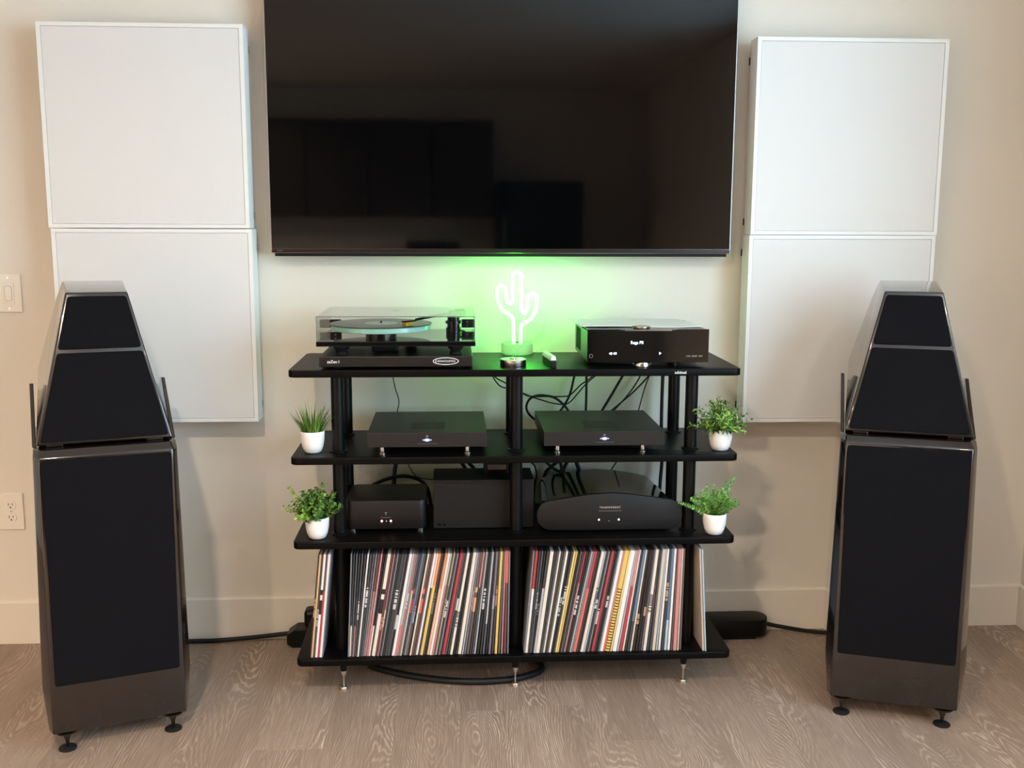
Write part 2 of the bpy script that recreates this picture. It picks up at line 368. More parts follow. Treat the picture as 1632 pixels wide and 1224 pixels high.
# ------------------------------------------------------------------ loudspeakers
def loudspeaker(x, y, deg, label, lean=0):
    t = thing('loudspeaker', label, 'loudspeaker', (x, y, 0), R(deg), 'floor-standing loudspeakers')
    t.rotation_euler = (0, R(lean), R(deg))
    def ring(z, yf, wf, wo, yc, yb, wr): return [(-wf/2, yf, z), (wf/2, yf, z), (wo/2, yc, z), (wo/2, yb-.09, z), (wr/2, yb, z), (-wr/2, yb, z), (-wo/2, yb-.09, z), (-wo/2, yc, z)]
    rings = [ring(.055, 0, .338, .356, .030, .43, .30), ring(.18, .005, .336, .378, .035, .47, .31), ring(.795, .033, .332, .358, .060, .48, .30), ring(.813, .056, .322, .354, .078, .47, .29)]
    bm = B(); V = [[bm.verts.new(p) for p in r] for r in rings]
    for a, b in zip(V, V[1:]):
        for k in range(8): bm.faces.new((a[k], a[(k+1) % 8], b[(k+1) % 8], b[k]))
    bm.faces.new(V[0][::-1]); bm.faces.new(V[-1])
    bmesh.ops.recalc_face_normals(bm, faces=bm.faces[:])
    bmesh.ops.bevel(bm, geom=[e for e in bm.edges if e.calc_face_angle(0) > R(14)], offset=.0045, segments=3, affect='EDGES', profile=.6)
    body = obj('bass_cabinet', bm, m_spk, t, smooth=40)
    def grille(q, n, parent, off=.0045, name='grille'):
        # q: four corners (bl, br, tr, tl) on the front plane, rounded and raised along normal n
        q = [Vector(p) for p in q]; n = Vector(n).normalized(); rad = .008; pts = []
        for i in range(4):
            p0, p, p1 = q[i-1], q[i], q[(i+1) % 4]; d0 = (p0-p).normalized()*rad; d1 = (p1-p).normalized()*rad
            for k in range(5):
                s = k/4; pts.append((p+d0)*(1-s)**2+p*2*s*(1-s)+(p+d1)*s*s)
        bm = B(); lo = [bm.verts.new(v-n*.002) for v in pts]; hi = [bm.verts.new(v+n*off) for v in pts]
        c = sum(pts, Vector())/len(pts); inn = [bm.verts.new(v+(c-v).normalized()*.0035+n*(off+.0012)) for v in pts]; k = len(pts)
        for i in range(k):
            j = (i+1) % k; bm.faces.new((lo[i], lo[j], hi[j], hi[i])); bm.faces.new((hi[i], hi[j], inn[j], inn[i]))
        bm.faces.new(inn); bm.faces.new(lo[::-1]); return obj(name, bm, m_grille, parent)
    grille([(-.157, .0058, .187), (.157, .0058, .187), (.160, .0325, .788), (-.160, .0325, .788)], (0, -1, .0455), body, .004)
    for sx in (-.1355, .1355):
        for yy in (.022, .40):
            ft = obj('spike_foot', lathe(B(), [(.030, .0547), (.028, .050), (.014, .044), (.0085, .0435), (.0095, .040), (.0085, .034), (.006, .028), (.005, .018), (.0035, .008)], 20, (sx, yy, 0)), m_dsteel, t, smooth=35)
            obj('foot_disc', lathe(B(), [(.021, 0), (.023, .002), (.023, .005), (.020, .007), (.004, .0075)], 28, (sx, yy, 0)), m_rubber, ft, smooth=35)
    # head
    fb, ft_, tb, md, kk, rb = (.169, .062, .822), (.0778, .17, 1.210), (.080, .36, 1.232), (.099, .38, 1.178), (.155, .40, .985), (.157, .40, .822)
    bm = B(); L = [bm.verts.new((-p[0], p[1], p[2])) for p in (fb, ft_, tb, md, kk, rb)]; Q = [bm.verts.new(p) for p in (fb, ft_, tb, md, kk, rb)]
    for a in (L, Q):
        for i in range(1, 5): bm.faces.new((a[0], a[i], a[i+1]))
    for i in range(6): bm.faces.new((L[i], L[(i+1) % 6], Q[(i+1) % 6], Q[i]))
    bmesh.ops.recalc_face_normals(bm, faces=bm.faces[:])
    bmesh.ops.bevel(bm, geom=[e for e in bm.edges if e.calc_face_angle(0) > R(24)], offset=.005, segments=3, affect='EDGES', profile=.6)
    head = obj('head_cabinet', bm, m_spk, t, smooth=32)
    a, b = Vector(fb), Vector(ft_)
    def fp(s, side, inset): p = a.lerp(b, s); return Vector((side*(p.x-inset), p.y, p.z))
    n = Vector((0, -(b.z-a.z), b.y-a.y))
    grille([fp(.018, -1, .0085), fp(.018, 1, .0085), fp(.595, 1, .008), fp(.595, -1, .008)], n, head)
    grille([fp(.622, -1, .008), fp(.622, 1, .008), fp(.972, 1, .007), fp(.972, -1, .007)], n, head)
    for s in (-1, 1):
        bm = B(); x0, x1 = sorted((s*.1688, s*.1790))
        prism(bm, [(.092, .8125), (.12, .8125), (.43, .8125), (.43, .865), (.345, .948), (.30, .953), (.265, .928)], x0, x1, 'x', bev=.002)
        obj('side_bracket', bm, m_spk, t)
        obj('head_foot', bx(s*.125-.02, s*.125+.02, .08, .115, .8133, .8217, bev=.002), m_dsteel, t)
        obj('head_foot', bx(s*.125-.02, s*.125+.02, .36, .39, .8133, .8217, bev=.002), m_dsteel, t)
loudspeaker(-.905, -.690, 21.3, 'dark graphite loudspeaker standing between light switch and rack, black grilles', .45)
loudspeaker(1.236, -.680, -19, 'dark graphite loudspeaker standing between rack and room corner, black grilles', .2)

# ------------------------------------------------------------------ rack
RX0, RX1, RY0, RY1 = -.4648, .8226, -.4847, -.089
Z1, Z2, Z3, Z4, TH = .9886, .7382, .4899, .1343, .0205
PX = (-.3375, .1815, .6991); PYS = (-.3985, -.155)
rack = thing('audio_rack', 'wide black four-shelf audio rack on steel spikes under the television', 'rack', ((RX0+RX1)/2, (RY0+RY1)/2, 0))
ox, oy = (RX0+RX1)/2, (RY0+RY1)/2
sh_me = None
for z in (Z1, Z2, Z3, Z4):
    if sh_me is None:
        bm = prism(B(), rrect(RX0-ox, RX1-ox, RY0-oy, RY1-oy, .022, 6), -TH, 0, 'z', bev=.0028, seg=3, only_caps=True)
        s = obj('shelf', bm, m_shelf, rack, smooth=35); sh_me = s.data
    else: s = bpy.data.objects.new('shelf', sh_me); C.objects.link(s); s.parent = rack
    s.location = (0, 0, z)
    if z == Z1: text('brand_lettering', 'solidsteel', .0115, m_white, s, (.645-ox, RY0-oy-.0002, -.0105), sx=.78, bold=.0001)
for lo, hi in ((Z4, Z3), (Z3, Z2), (Z2, Z1)):
    for px in PX:
        for py in PYS:
            p = obj('post', lathe(B(), [(.0185, lo+.0005), (.0185, hi-TH-.0005)], 28, (px-ox, py-oy, 0)), m_black, rack, smooth=40)
            cr_ = .0194 if lo == Z4 else .0255
            obj('collar', lathe(B(), [(cr_, lo+.0004), (cr_, lo+.003), (min(cr_, .0205), lo+.0055), (.0187, lo+.0055)], 28, (px-ox, py-oy, 0)), m_black, p, smooth=40)
for px in PX:
    for py in PYS:
        c_ = (px-ox, py-oy, 0)
        f0 = obj('foot_cone', lathe(B(), [(.0085, .062), (.0155, Z4-TH-.0005)], 20, c_), m_black, rack, smooth=40)
        obj('spike', lathe(B(), [(.0008, .0115), (.0022, .020), (.0026, .043), (.0045, .046), (.0085, .055), (.0088, .0618)], 16, c_), m_satin, f0, smooth=40)
        obj('spike_cup', lathe(B(), [(.0105, 0), (.0108, .001), (.0108, .0100), (.0100, .0114), (.001, .0114)], 24, c_), m_satin, f0, smooth=40)

# ------------------------------------------------------------------ isolation platform + turntable
t = thing('isolation_platform', 'flat black isolation platform under the turntable', 'platform', (-.163, -.275, Z1))
obj('slab', bx(-.216, .216, -.19, .19, .006, .0365, bev=.002), mat('zz_black', (14, 11, 10), .4, spec=.4), t)
for sx in (-.17, .17):
    for sy in (-.15, .15): obj('rubber_foot', lathe(B(), [(.022, 0), (.024, .003), (.022, .0062)], 20, (sx, sy, 0)), m_rubber, t, smooth=40)
text('name_lettering', 'zaZen I', .0115, m_white, t, (-.176, -.1903, .0215), bold=.0001)
bm = B()
def ering(bm, cx, cz, a, b, w, y0, y1, n=40):
    o_ = [(cx+a*math.cos(2*math.pi*k/n), cz+b*math.sin(2*math.pi*k/n)) for k in range(n)]; i_ = [(cx+(a-w)*math.cos(2*math.pi*k/n), cz+(b-w)*math.sin(2*math.pi*k/n)) for k in range(n)]
    vo = [bm.verts.new((p[0], y0, p[1])) for p in o_]; vi = [bm.verts.new((p[0], y0, p[1])) for p in i_]
    wo = [bm.verts.new((p[0], y1, p[1])) for p in o_]; wi = [bm.verts.new((p[0], y1, p[1])) for p in i_]
    for k in range(n):
        j = (k+1) % n
        for q in ((vo[k], vo[j], vi[j], vi[k]), (wo[k], wo[j], wi[j], wi[k]), (vo[k], vo[j], wo[j], wo[k]), (vi[k], vi[j], wi[j], wi[k])): bm.faces.new(q)
    return bm
obj('oval_badge_ring', ering(B(), .140, .0225, .0365, .0105, .0018, -.1907, -.1901), m_white, t)
text('badge_lettering', 'ISOACOUSTICS', .0075, m_white, t, (.1415, -.1903, .0222), sx=.98, bold=.00005)
text('badge_initial', '(', .011, m_white, t, (.112, -.1903, .0222), bold=.0003)

TX, TY, TZ = -.163, -.28, Z1+.0367
t = thing('turntable', 'black turntable with glass platter under a clear lid on the rack', 'turntable', (TX, TY, TZ))
yf = -.175      # front of plinth
pz0, pz1 = .0265, .0412
obj('plinth', bx(-.2245, .2245, yf, .165, pz0, pz1, bev=.002), m_gloss, t)
obj('motor_housing', lathe(B(), [(.034, .004), (.036, .008), (.036, pz0-.0005)], 28, (-.035, .0, 0)), m_blackm, t, smooth=40)
obj('drive_cover', bx(-.075, .0, -.10, -.02, .003, pz0-.0005, bev=.004), m_blackm, t)
for fx, fy in ((-.158, -.125), (.168, -.125), (.03, .12)):
    obj('foot', lathe(B(), [(.017, 0), (.018, .006), (.014, .010), (.021, .016), (.0235, .021), (.0235, pz0-.0003)], 28, (fx, fy, 0)), m_rubber, t, smooth=40)
pcx, pcy = -.052, -.018
obj('subplatter', lathe(B(), [(.046, pz1+.0003), (.046, .0602), (.012, .0602)], 36, (pcx, pcy, 0)), m_gloss, t, smooth=40)
m_pl = bpy.data.materials.new('green_glass_platter'); m_pl.use_nodes = True
b_ = m_pl.node_tree.nodes['Principled BSDF']; b_.inputs['Base Color'].default_value = (*lin((150, 196, 182)), 1); b_.inputs['Roughness'].default_value = .08; b_.inputs['Specular IOR Level'].default_value = .6
obj('platter', lathe(B(), [(.001, .0604), (.146, .0604), (.1475, .062), (.1475, .0745), (.146, .076), (.001, .076)], 64, (pcx, pcy, 0)), m_pl, t, smooth=40)
rt = thing('vinyl_record', 'black vinyl record with a pale label lying on the turntable platter', 'record', (TX+pcx, TY+pcy, TZ+.0763))
m_vinyl = mat('vinyl_grooves', (24, 23, 23), .28, spec=.5)
obj('disc', lathe(B(), [(.0036, 0), (.150, 0), (.151, .001), (.150, .002), (.052, .0018), (.0036, .0018), (.0036, 0)], 72, cap=False), m_vinyl, rt, smooth=30)
obj('paper_label', lathe(B(), [(.0038, .0018), (.050, .0018), (.050, .0021), (.0038, .0021), (.0038, .0018)], 48, cap=False), mat('pale_label', (190, 196, 196), .6), rt)
obj('spindle', lathe(B(), [(.0028, .0605), (.0033, .0825), (.002, .0855)], 14, (pcx, pcy, 0)), m_gloss, t, smooth=40)
ax, ay = .1625, .045
arm = obj('tonearm_base', lathe(B(), [(.0235, pz1+.0003), (.0235, .058), (.020, .060), (.020, .070), (.0255, .071), (.0255, .079), (.019, .081), (.019, .099), (.016, .101)], 28, (ax, ay, 0)), m_gloss, t, smooth=35)
obj('bearing_housing', bx(ax-.017, ax+.017, ay-.014, ay+.014, .089, .109, bev=.003), m_black, arm)
obj('counterweight', tube(B(), [(ax+.028, ay+.05, .099), (ax+.010, ay+.018, .0985)], .0130, 24), m_black, arm, smooth=40)
obj('lift_lever', tube(B(), spline([(ax+.012, ay-.02, .052), (ax+.03, ay-.03, .05), (ax+.04, ay-.042, .0445)]), .0022, 8), m_black, arm, smooth=40)
hx, hy = pcx+.088, pcy-.082
obj('arm_tube', tube(B(), spline([(ax, ay, .101), (ax-.05, ay-.06, .1), (hx+.016, hy+.022, .0935)], 8), [.0052-.0016*k/16 for k in range(17)], 12), m_black, arm, smooth=40)
hs = obj('headshell', bx(-.0095, .0095, -.026, .02, .090, .0935, bev=.001), m_black, arm); hs.location = (0, 0, 0)
hs.matrix_local = Matrix.Translation((hx, hy, 0)) @ Matrix.Rotation(R(-38), 4, 'Z')
cg = obj('cartridge', bx(-.0085, .0085, -.024, .008, .0795, .0898, bev=.001), mat('gold_cartridge', (225, 175, 85), .3, metal=.6), arm)
cg.matrix_local = Matrix.Translation((hx, hy, 0)) @ Matrix.Rotation(R(-38), 4, 'Z')
for s, fx in ((-1, -.204), (1, .2045)):
    hg = obj('lid_hinge', bx(fx-.0175, fx+.0175, .135, .150, .048, .074, bev=.002), m_blackm, t)
    for zz in (.055, .067): obj('screw', ycyl(B(), .003, .1335, .1347, fx, zz, 10), m_steel, hg)
lz0, lz1, lh = pz1+.0006, .1118, .2225
lid = obj('lid', bx(-lh, lh, yf+.001, yf+.004, lz0, lz1-.003), m_clear, t)          # five clear sheets
obj('lid_top', bx(-lh, lh, yf+.001, .168, lz1-.003, lz1), m_clear, t)
obj('lid_side', bx(-lh, -lh+.003, yf+.004, .168, lz0, lz1-.003), m_clear, t); obj('lid_side', bx(lh-.003, lh, yf+.004, .168, lz0, lz1-.003), m_clear, t)
m_lidedge = mat('acrylic_edge', (70, 84, 88), .15)
bm = B(); e = .0011
for a in ((-lh, lh, yf, yf+e, lz1-e, lz1+.0003), (-lh-.0003, -lh+e, yf, yf+e, lz0, lz1), (lh-e, lh+.0003, yf, yf+e, lz0, lz1)): box(bm, *a)
obj('lid_edge', bm, m_lidedge, t)
text('lid_mark', 'Rega', .011, mat('lid_print', (90, 90, 86), .5), t, (-.01, .02, lz1+.0003), rot=(0, 0, 0), depth=.0001)

# ------------------------------------------------------------------ neon cactus
NEON = [(0.189, 1.022), (0.188, 1.087), (0.186, 1.101), (0.18, 1.109), (0.169, 1.116), (0.156, 1.125), (0.144, 1.143), (0.138, 1.165), (0.137, 1.189), (0.141, 1.199), (0.151, 1.203), (0.16, 1.199), (0.164, 1.189), (0.166, 1.165), (0.168, 1.152), (0.175, 1.146), (0.183, 1.151), (0.185, 1.165), (0.185, 1.229), (0.188, 1.242), (0.198, 1.246), (0.208, 1.242), (0.212, 1.229), (0.213, 1.136), (0.215, 1.125), (0.222, 1.117), (0.229, 1.123), (0.232, 1.136), (0.234, 1.165), (0.238, 1.175), (0.247, 1.178), (0.257, 1.174), (0.261, 1.164), (0.261, 1.142), (0.257, 1.122), (0.249, 1.106), (0.238, 1.094), (0.222, 1.085), (0.214, 1.076), (0.212, 1.063), (0.211, 1.022)]
nx = .2
t = thing('neon_cactus_lamp', 'glowing green neon cactus lamp on a round white base', 'lamp', (nx, -.12, Z1))
obj('base', lathe(B(), [(.048, 0), (.050, .002), (.050, .032), (.047, .035), (.001, .035)], 40), mat('frosted_acrylic', (235, 240, 232), .28, trans=.85), t, smooth=40)
obj('tube', tube(B(), spline([(x-nx, 0, z-Z1 if k not in (0, len(NEON)-1) else .0352) for k, (x, z) in enumerate(NEON)], 5), .0052, 10), m_neon, t, smooth=60)
obj('cord_grommet', lathe(B(), [(.0035, .0352), (.0035, .038), (.002, .039)], 12, (0, -.006, 0)), m_blackm, t)

# ------------------------------------------------------------------ small things on the top shelf
t = thing('record_weight', 'round polished steel record weight beside the neon lamp', 'record weight', (.171, -.409, Z1))
obj('body', lathe(B(), [(.0375, 0), (.038, .001), (.038, .019), (.0365, .021), (.001, .0212)], 44), m_steel, t, smooth=35)
obj('centre_cap', lathe(B(), [(.009, .0214), (.009, .0235), (.0075, .0245), (.001, .0247)], 20), m_steel, t, smooth=35)
t = thing('record_brush', 'small black record brush with a pale grip lying on the shelf', 'brush', (.279, -.40, Z1), R(6))
obj('bristle_block', bx(-.008, .008, -.055, .075, 0, .020, bev=.002), m_blackm, t)
obj('grip', prism(B(), [(-.009, .0202), (.009, .0202), (.006, .034), (-.006, .034)], -.05, .08, 'y', bev=.002), mat('pale_grip', (205, 210, 200), .4), t)

# ------------------------------------------------------------------ network streamer
t = thing('network_streamer', 'black glass-fronted network streamer with lit display on the top shelf', 'streamer', (.5565, -.45, Z1))
hw = .176
obj('body', bx(-hw+.001, hw-.001, .004, .30, .016, .103, bev=.002), mat('streamer_shell', (52, 53, 53), .35, metal=.3), t)
bm = prism(B(), [(-hw, .014), (hw, .014), (hw, .11), (.085, .11), (.07, .105), (-.07, .105), (-.085, .11), (-hw, .11)], 0, .0038, 'y', bev=.0008)
obj('glass_front', bm, m_gloss, t)
obj('trim_strip', bx(-.068, .068, .001, .0035, .1055, .1085), m_steel, t)
obj('top_plate', bx(-hw+.004, hw-.004, .006, .296, .1032, .1085, bev=.002), mat('streamer_top', (48, 48, 49), .3, metal=.3), t)
dl = obj('dial', lathe(B(), [(.026, .1087), (.0265, .1095), (.0265, .1155), (.025, .117), (.001, .117)], 36, (-.015, .038, 0)), m_steel, t, smooth=35)
obj('dial_ring', lathe(B(), [(.018, .1171), (.018, .1176), (.001, .1176)], 30, (-.015, .038, 0)), m_gloss, dl)
obj('foot', lathe(B(), [(.026, 0), (.027, .001), (.027, .0125), (.025, .0157)], 32, (-.012, .03, 0)), m_steel, t, smooth=35)
for fx, fy in ((-.13, .25), (.13, .25)): obj('foot', lathe(B(), [(.02, 0), (.021, .001), (.021, .0125), (.02, .0157)], 28, (fx, fy, 0)), m_steel, t, smooth=35)
m_disp = mat('display_white', (240, 244, 255), .5, emit=(225, 235, 255), es=1.1)
text('display_title', 'Rega P8', .0125, m_disp, t, (-.0325, -.0006, .0715), bold=.00012, sx=.92)
text('volume_readout', '60', .010, m_disp, t, (-.0955, -.0006, .0405), bold=.00015)
bm = B(); prism(bm, [(-.1135, .0405), (-.1075, .0365), (-.1075, .0445)], -.0008, -.0002, 'y'); box(bm, -.107, -.1035, -.0008, -.0002, .0375, .0435); obj('volume_icon', bm, m_disp, t)
obj('play_icon', prism(B(), [(.0325, .0363), (.0325, .0453), (.0385, .0408)], -.0008, -.0002, 'y'), m_disp, t)
text('name_lettering', 'LINN  SELEKT  DSM', .0062, mat('dim_print', (175, 170, 165), .5), t, (.1345, -.0004, .0322), spacing=1.25, sx=.72)
obj('headphone_socket', ering(B(), -.1645, .0335, .0055, .0055, .0012, -.0009, -.0001, 24), m_alu, t)
for k in range(3): obj('side_fin', bx(-hw-.0012, -hw+.0008, .17+k*.035, .185+k*.035, .03, .095), m_blackm, t)
bm = B(); nxg, nyg = 14, 10; gv = {}
ptsb = []
for j in range(nyg+1):
    for i in range(nxg+1):
        u, v = i/nxg, j/nyg
        xa = -.186+.02*v-.03*v; xb = .170-.02*v
        x_ = xa+(xb-xa)*u; y_ = .068-.010*math.sin(u*9)*.4+.235*v
        z_ = .1202+.0012*math.sin(u*7+v*3)+.001*math.cos(v*8-u*4)
        gv[i, j] = (x_, y_, z_)
top = {k: bm.verts.new(p) for k, p in gv.items()}; bot = {k: bm.verts.new((p[0], p[1], p[2]-.0022)) for k, p in gv.items()}
for j in range(nyg):
    for i in range(nxg):
        bm.faces.new((top[i, j], top[i+1, j], top[i+1, j+1], top[i, j+1])); bm.faces.new((bot[i, j], bot[i, j+1], bot[i+1, j+1], bot[i+1, j]))
for i in range(nxg):
    bm.faces.new((top[i, 0], bot[i, 0], bot[i+1, 0], top[i+1, 0])); bm.faces.new((top[i, nyg], top[i+1, nyg], bot[i+1, nyg], bot[i, nyg]))
for j in range(nyg):
    bm.faces.new((top[0, j], top[0, j+1], bot[0, j+1], bot[0, j])); bm.faces.new((top[nxg, j], bot[nxg, j], bot[nxg, j+1], top[nxg, j+1]))
o = obj('paper_sleeve', bm, mat('white_paper', (225, 226, 222), .6), None, smooth=40, loc=(.5565, -.45, Z1-.0075))
tag(o, 'white paper record sleeve lying on the network streamer', 'paper')

# ------------------------------------------------------------------ amplifiers
m_blue = mat('blue_emblem', (150, 160, 255), .4, emit=(120, 130, 255), es=.7)
m_dim = mat('faint_print', (110, 108, 106), .5)
def amp(x0, x1, label):
    w = (x1-x0)/2
    t = thing('power_amplifier', label, 'amplifier', ((x0+x1)/2, -.455, Z2), group='slim amplifiers on the second shelf')
    obj('chassis', bx(-w, w, .0045, .34, .0235, .064, bev=.0012), m_anodtop, t)
    obj('faceplate', bx(-w, w, 0, .0042, .0228, .0645, bev=.0008), m_anod, t)
    for i in range(8): obj('vent_slot', bx(-.05, .05, .06+i*.014, .0615+i*.014, .0641, .0644), m_anodtop, t)
    for fx in (-.13 if x0 < 0 else -.135, .115):
        obj('foot', lathe(B(), [(.0115, 0), (.0115, .004), (.008, .006), (.008, .019), (.0115, .0225)], 20, (fx, .022, 0)), m_steel, t, smooth=40)
        obj('foot', lathe(B(), [(.0115, 0), (.0115, .0225)], 20, (fx, .30, 0)), m_blackm, t, smooth=40)
    em = obj('emblem', prism(B(), [(.0135*math.cos(a)*(1 if abs(math.sin(a)) < .4 else .62), .0435+.0045*math.sin(a)) for a in [2*math.pi*k/24 for k in range(24)]], -.0006, -.0001, 'y'), m_blue, t)
    obj('emblem_mark', prism(B(), [(-.004, .0515), (.004, .0515), (.0025, .057), (-.0025, .057)], -.0006, -.0001, 'y'), m_dim, t)
    obj('emblem_core', prism(B(), [(.006*math.cos(a), .0432+.0028*math.sin(a)) for a in [2*math.pi*k/16 for k in range(16)]], -.0009, -.0007, 'y'), m_disp, em)
    for k in range(12): obj('print_tick', bx(-.027+k*.0048, -.0242+k*.0048, -.0005, -.0001, .0318, .0330), m_dim, t)
amp(-.2495, .093, 'slim charcoal amplifier with blue emblem on second shelf, below the turntable')
amp(.2585, .6105, 'slim charcoal amplifier with blue emblem on second shelf, below the streamer')

# ------------------------------------------------------------------ third shelf: power box, games console, power conditioner
m_box = mat('textured_dark_box', (17, 13, 13), .45, spec=.35)
m_amber = mat('amber_led', (255, 220, 200), .5, emit=(255, 190, 160), es=5)
t = thing('power_supply_box', 'squat dark box with rounded corners and two amber lights', 'power supply', (-.204, -.385, Z3))
bm = prism(B(), rrect(-.118, .118, 0, .20, .02, 6), .008, .094, 'z', bev=.0015, only_caps=True)
obj('case', bm, m_box, t, smooth=35)
for fx in (-.1, .1):
    for fy in (.02, .18): obj('foot', lathe(B(), [(.012, 0), (.0125, .0078)], 18, (fx, fy, 0)), m_steel, t, smooth=40)
text('name_lettering', 'POWERBASE 2', .0055, m_dim, t, (.0, -.0003, .043), spacing=1.2, sx=.8)
obj('logo_mark', prism(B(), [(-.0045, .0595), (.0045, .0595), (.0012, .0545), (.0012, .0505), (-.0012, .0505), (-.0012, .0545)], -.0005, -.0001, 'y'), m_dim, t)
for fx in (-.0125, .0145):
    obj('indicator_light', ycyl(B(), .003, -.001, .0002, fx, .0325, 14), m_amber, t); text('light_caption', 'LINE' if fx < 0 else 'ON', .0035, m_dim, t, (fx, -.0003, .0245))
obj('indicator_light', ycyl(B(), .0016, -.001, .0002, .001, .0325, 12), m_white, t)

t = thing('games_console', 'large matte black oblong games console lying on its side', 'console', (.0865, -.365, Z3))
obj('case', bx(-.1505, .1505, 0, .151, .001, .150, bev=.002), mat('console_black', (17, 15, 14), .55, spec=.3), t)
obj('disc_slot', bx(-.146, -.012, -.0004, .001, .1345, .1375), m_gloss, t)
obj('eject_button', ycyl(B(), .0025, -.0008, .0003, -.0055, .136, 12), m_blackm, t)
obj('power_button', ycyl(B(), .0048, -.0008, .0003, .131, .134, 20), m_blackm, t)
obj('usb_port', bx(-.139, -.127, -.0004, .001, .0115, .0165), m_gloss, t); obj('pairing_button', ycyl(B(), .003, -.0008, .0003, -.117, .013, 14), m_gloss, t)
t = thing('adapter_box', 'small black adapter box resting on the games console', 'adapter', (.127, -.30, Z3+.1505))
obj('case', bx(-.038, .038, 0, .07, 0, .042, bev=.004), m_black, t); obj('front_inset', bx(-.026, .03, -.0006, .0005, .006, .030), m_gloss, t)
obj('plug_lead', tube(B(), spline([(-.03, .071, .02), (-.05, .09, .03), (-.06, .12, .05)]), .004, 8), m_rubber, t, smooth=40)

COND = [(0.242, 0.541), (0.244, 0.556), (0.249, 0.568), (0.257, 0.578), (0.271, 0.585), (0.345, 0.597), (0.402, 0.605), (0.459, 0.609), (0.517, 0.605), (0.589, 0.595), (0.646, 0.585), (0.662, 0.577), (0.672, 0.566), (0.678, 0.541), (0.675, 0.519), (0.665, 0.505), (0.646, 0.497), (0.519, 0.496), (0.347, 0.496), (0.275, 0.498), (0.258, 0.506), (0.246, 0.521)]
cx, cz = .460, Z3
t = thing('power_conditioner', 'black power conditioner with curved top and long oval faceplate', 'power conditioner', (cx, -.42, cz))
pts = [(x-cx, z-cz) for x, z in COND]
obj('faceplate', prism(B(), pts, 0, .016, 'y', bev=.003, only_caps=True), mat('conditioner_face', (25, 22, 22), .5, metal=.2, spec=.35), t, smooth=40)
bm = B(); ra = [(x*.955, .0162, .012+(z-.012)*.96) for x, z in pts]; rb = [(x*.86, .325, .012+(z-.012)*.96) for x, z in pts]
va = [bm.verts.new(p) for p in ra]; vb = [bm.verts.new(p) for p in rb]; n = len(pts)
for i in range(n): bm.faces.new((va[i], va[(i+1) % n], vb[(i+1) % n], vb[i]))
bm.faces.new(va[::-1]); bm.faces.new(vb)
obj('gloss_body', bm, m_gloss, t, smooth=40)
for fx in (-.13, .13):
    for fy in (.04, .28): obj('foot', lathe(B(), [(.014, 0), (.015, .0115)], 18, (fx, fy, 0)), m_rubber, t, smooth=40)
text('name_lettering', 'TRANSPARENT', .0086, mat('warm_print', (215, 195, 180), .5), t, (-.0005, -.0003, .0755), spacing=1.5, sx=.78)
obj('name_underline', bx(-.034, .034, -.0004, .0002, .0648, .0660), m_dim, t)
for fx in (-.033, .0265): obj('indicator_light', ycyl(B(), .0025, -.001, .0002, fx, .0385, 14), m_amber, t)
obj('indicator_light', ycyl(B(), .002, -.0008, .0002, -.003, .0345, 12), m_dim, t)

# ------------------------------------------------------------------ plants
def leaf(bm, p, d, up, ln, w, mi, fold=.2, n=3, curl=0):
    d = Vector(d).normalized(); side = d.cross(Vector(up)); side = side.normalized() if side.length > 1e-4 else d.orthogonal().normalized(); nn = side.cross(d).normalized(); p = Vector(p)
    prof = ((0, .15), (.3, .85), (.6, 1), (1, .03)) if n >= 3 else ((0, .3), (.5, 1), (1, .05))
    L_, R_, M_ = [], [], []
    for s, ww in prof:
        c0 = p+d*ln*s-nn*curl*ln*s*s
        M_.append(bm.verts.new(c0)); L_.append(bm.verts.new(c0-side*w/2*ww+nn*fold*w*ww)); R_.append(bm.verts.new(c0+side*w/2*ww+nn*fold*w*ww))
    for i in range(len(prof)-1):
        for q in ((L_[i], M_[i], M_[i+1], L_[i+1]), (M_[i], R_[i], R_[i+1], M_[i+1])):
            f = bm.faces.new(q); f.material_index = mi
def leafmats(tag_, cols): return [mat('leaf_%s_%d' % (tag_, i), c, .5, spec=.35) for i, c in enumerate(cols)]
def pot(x, y, z, label, group='white potted artificial plants'):
    t = thing('potted_plant', label, 'plant', (x, y, z), group=group)
    obj('pot', lathe(B(), [(.001, .0005), (.020, 0), (.0245, .003), (.030, .016), (.0335, .034), (.0345, .050), (.0348, .0625), (.0338, .0635), (.0325, .0625), (.032, .052), (.001, .052)], 36, cap=False), m_pot, t, smooth=50)
    obj('soil', lathe(B(), [(.001, .054), (.0318, .054)], 24, cap=False), m_soil, t)
    return t
def foliage(t, bm, mats):
    for v in bm.verts:
        for px in PX:
            d = Vector((t.location.x+v.co.x-px, t.location.y+v.co.y-PYS[0]))
            if d.length < .0230:
                d = d.normalized()*.0230; v.co.x = px+d.x-t.location.x; v.co.y = PYS[0]+d.y-t.location.y
    o = obj('foliage', bm, mats, t); o['kind'] = 'stuff'
rnd = random.Random(3)
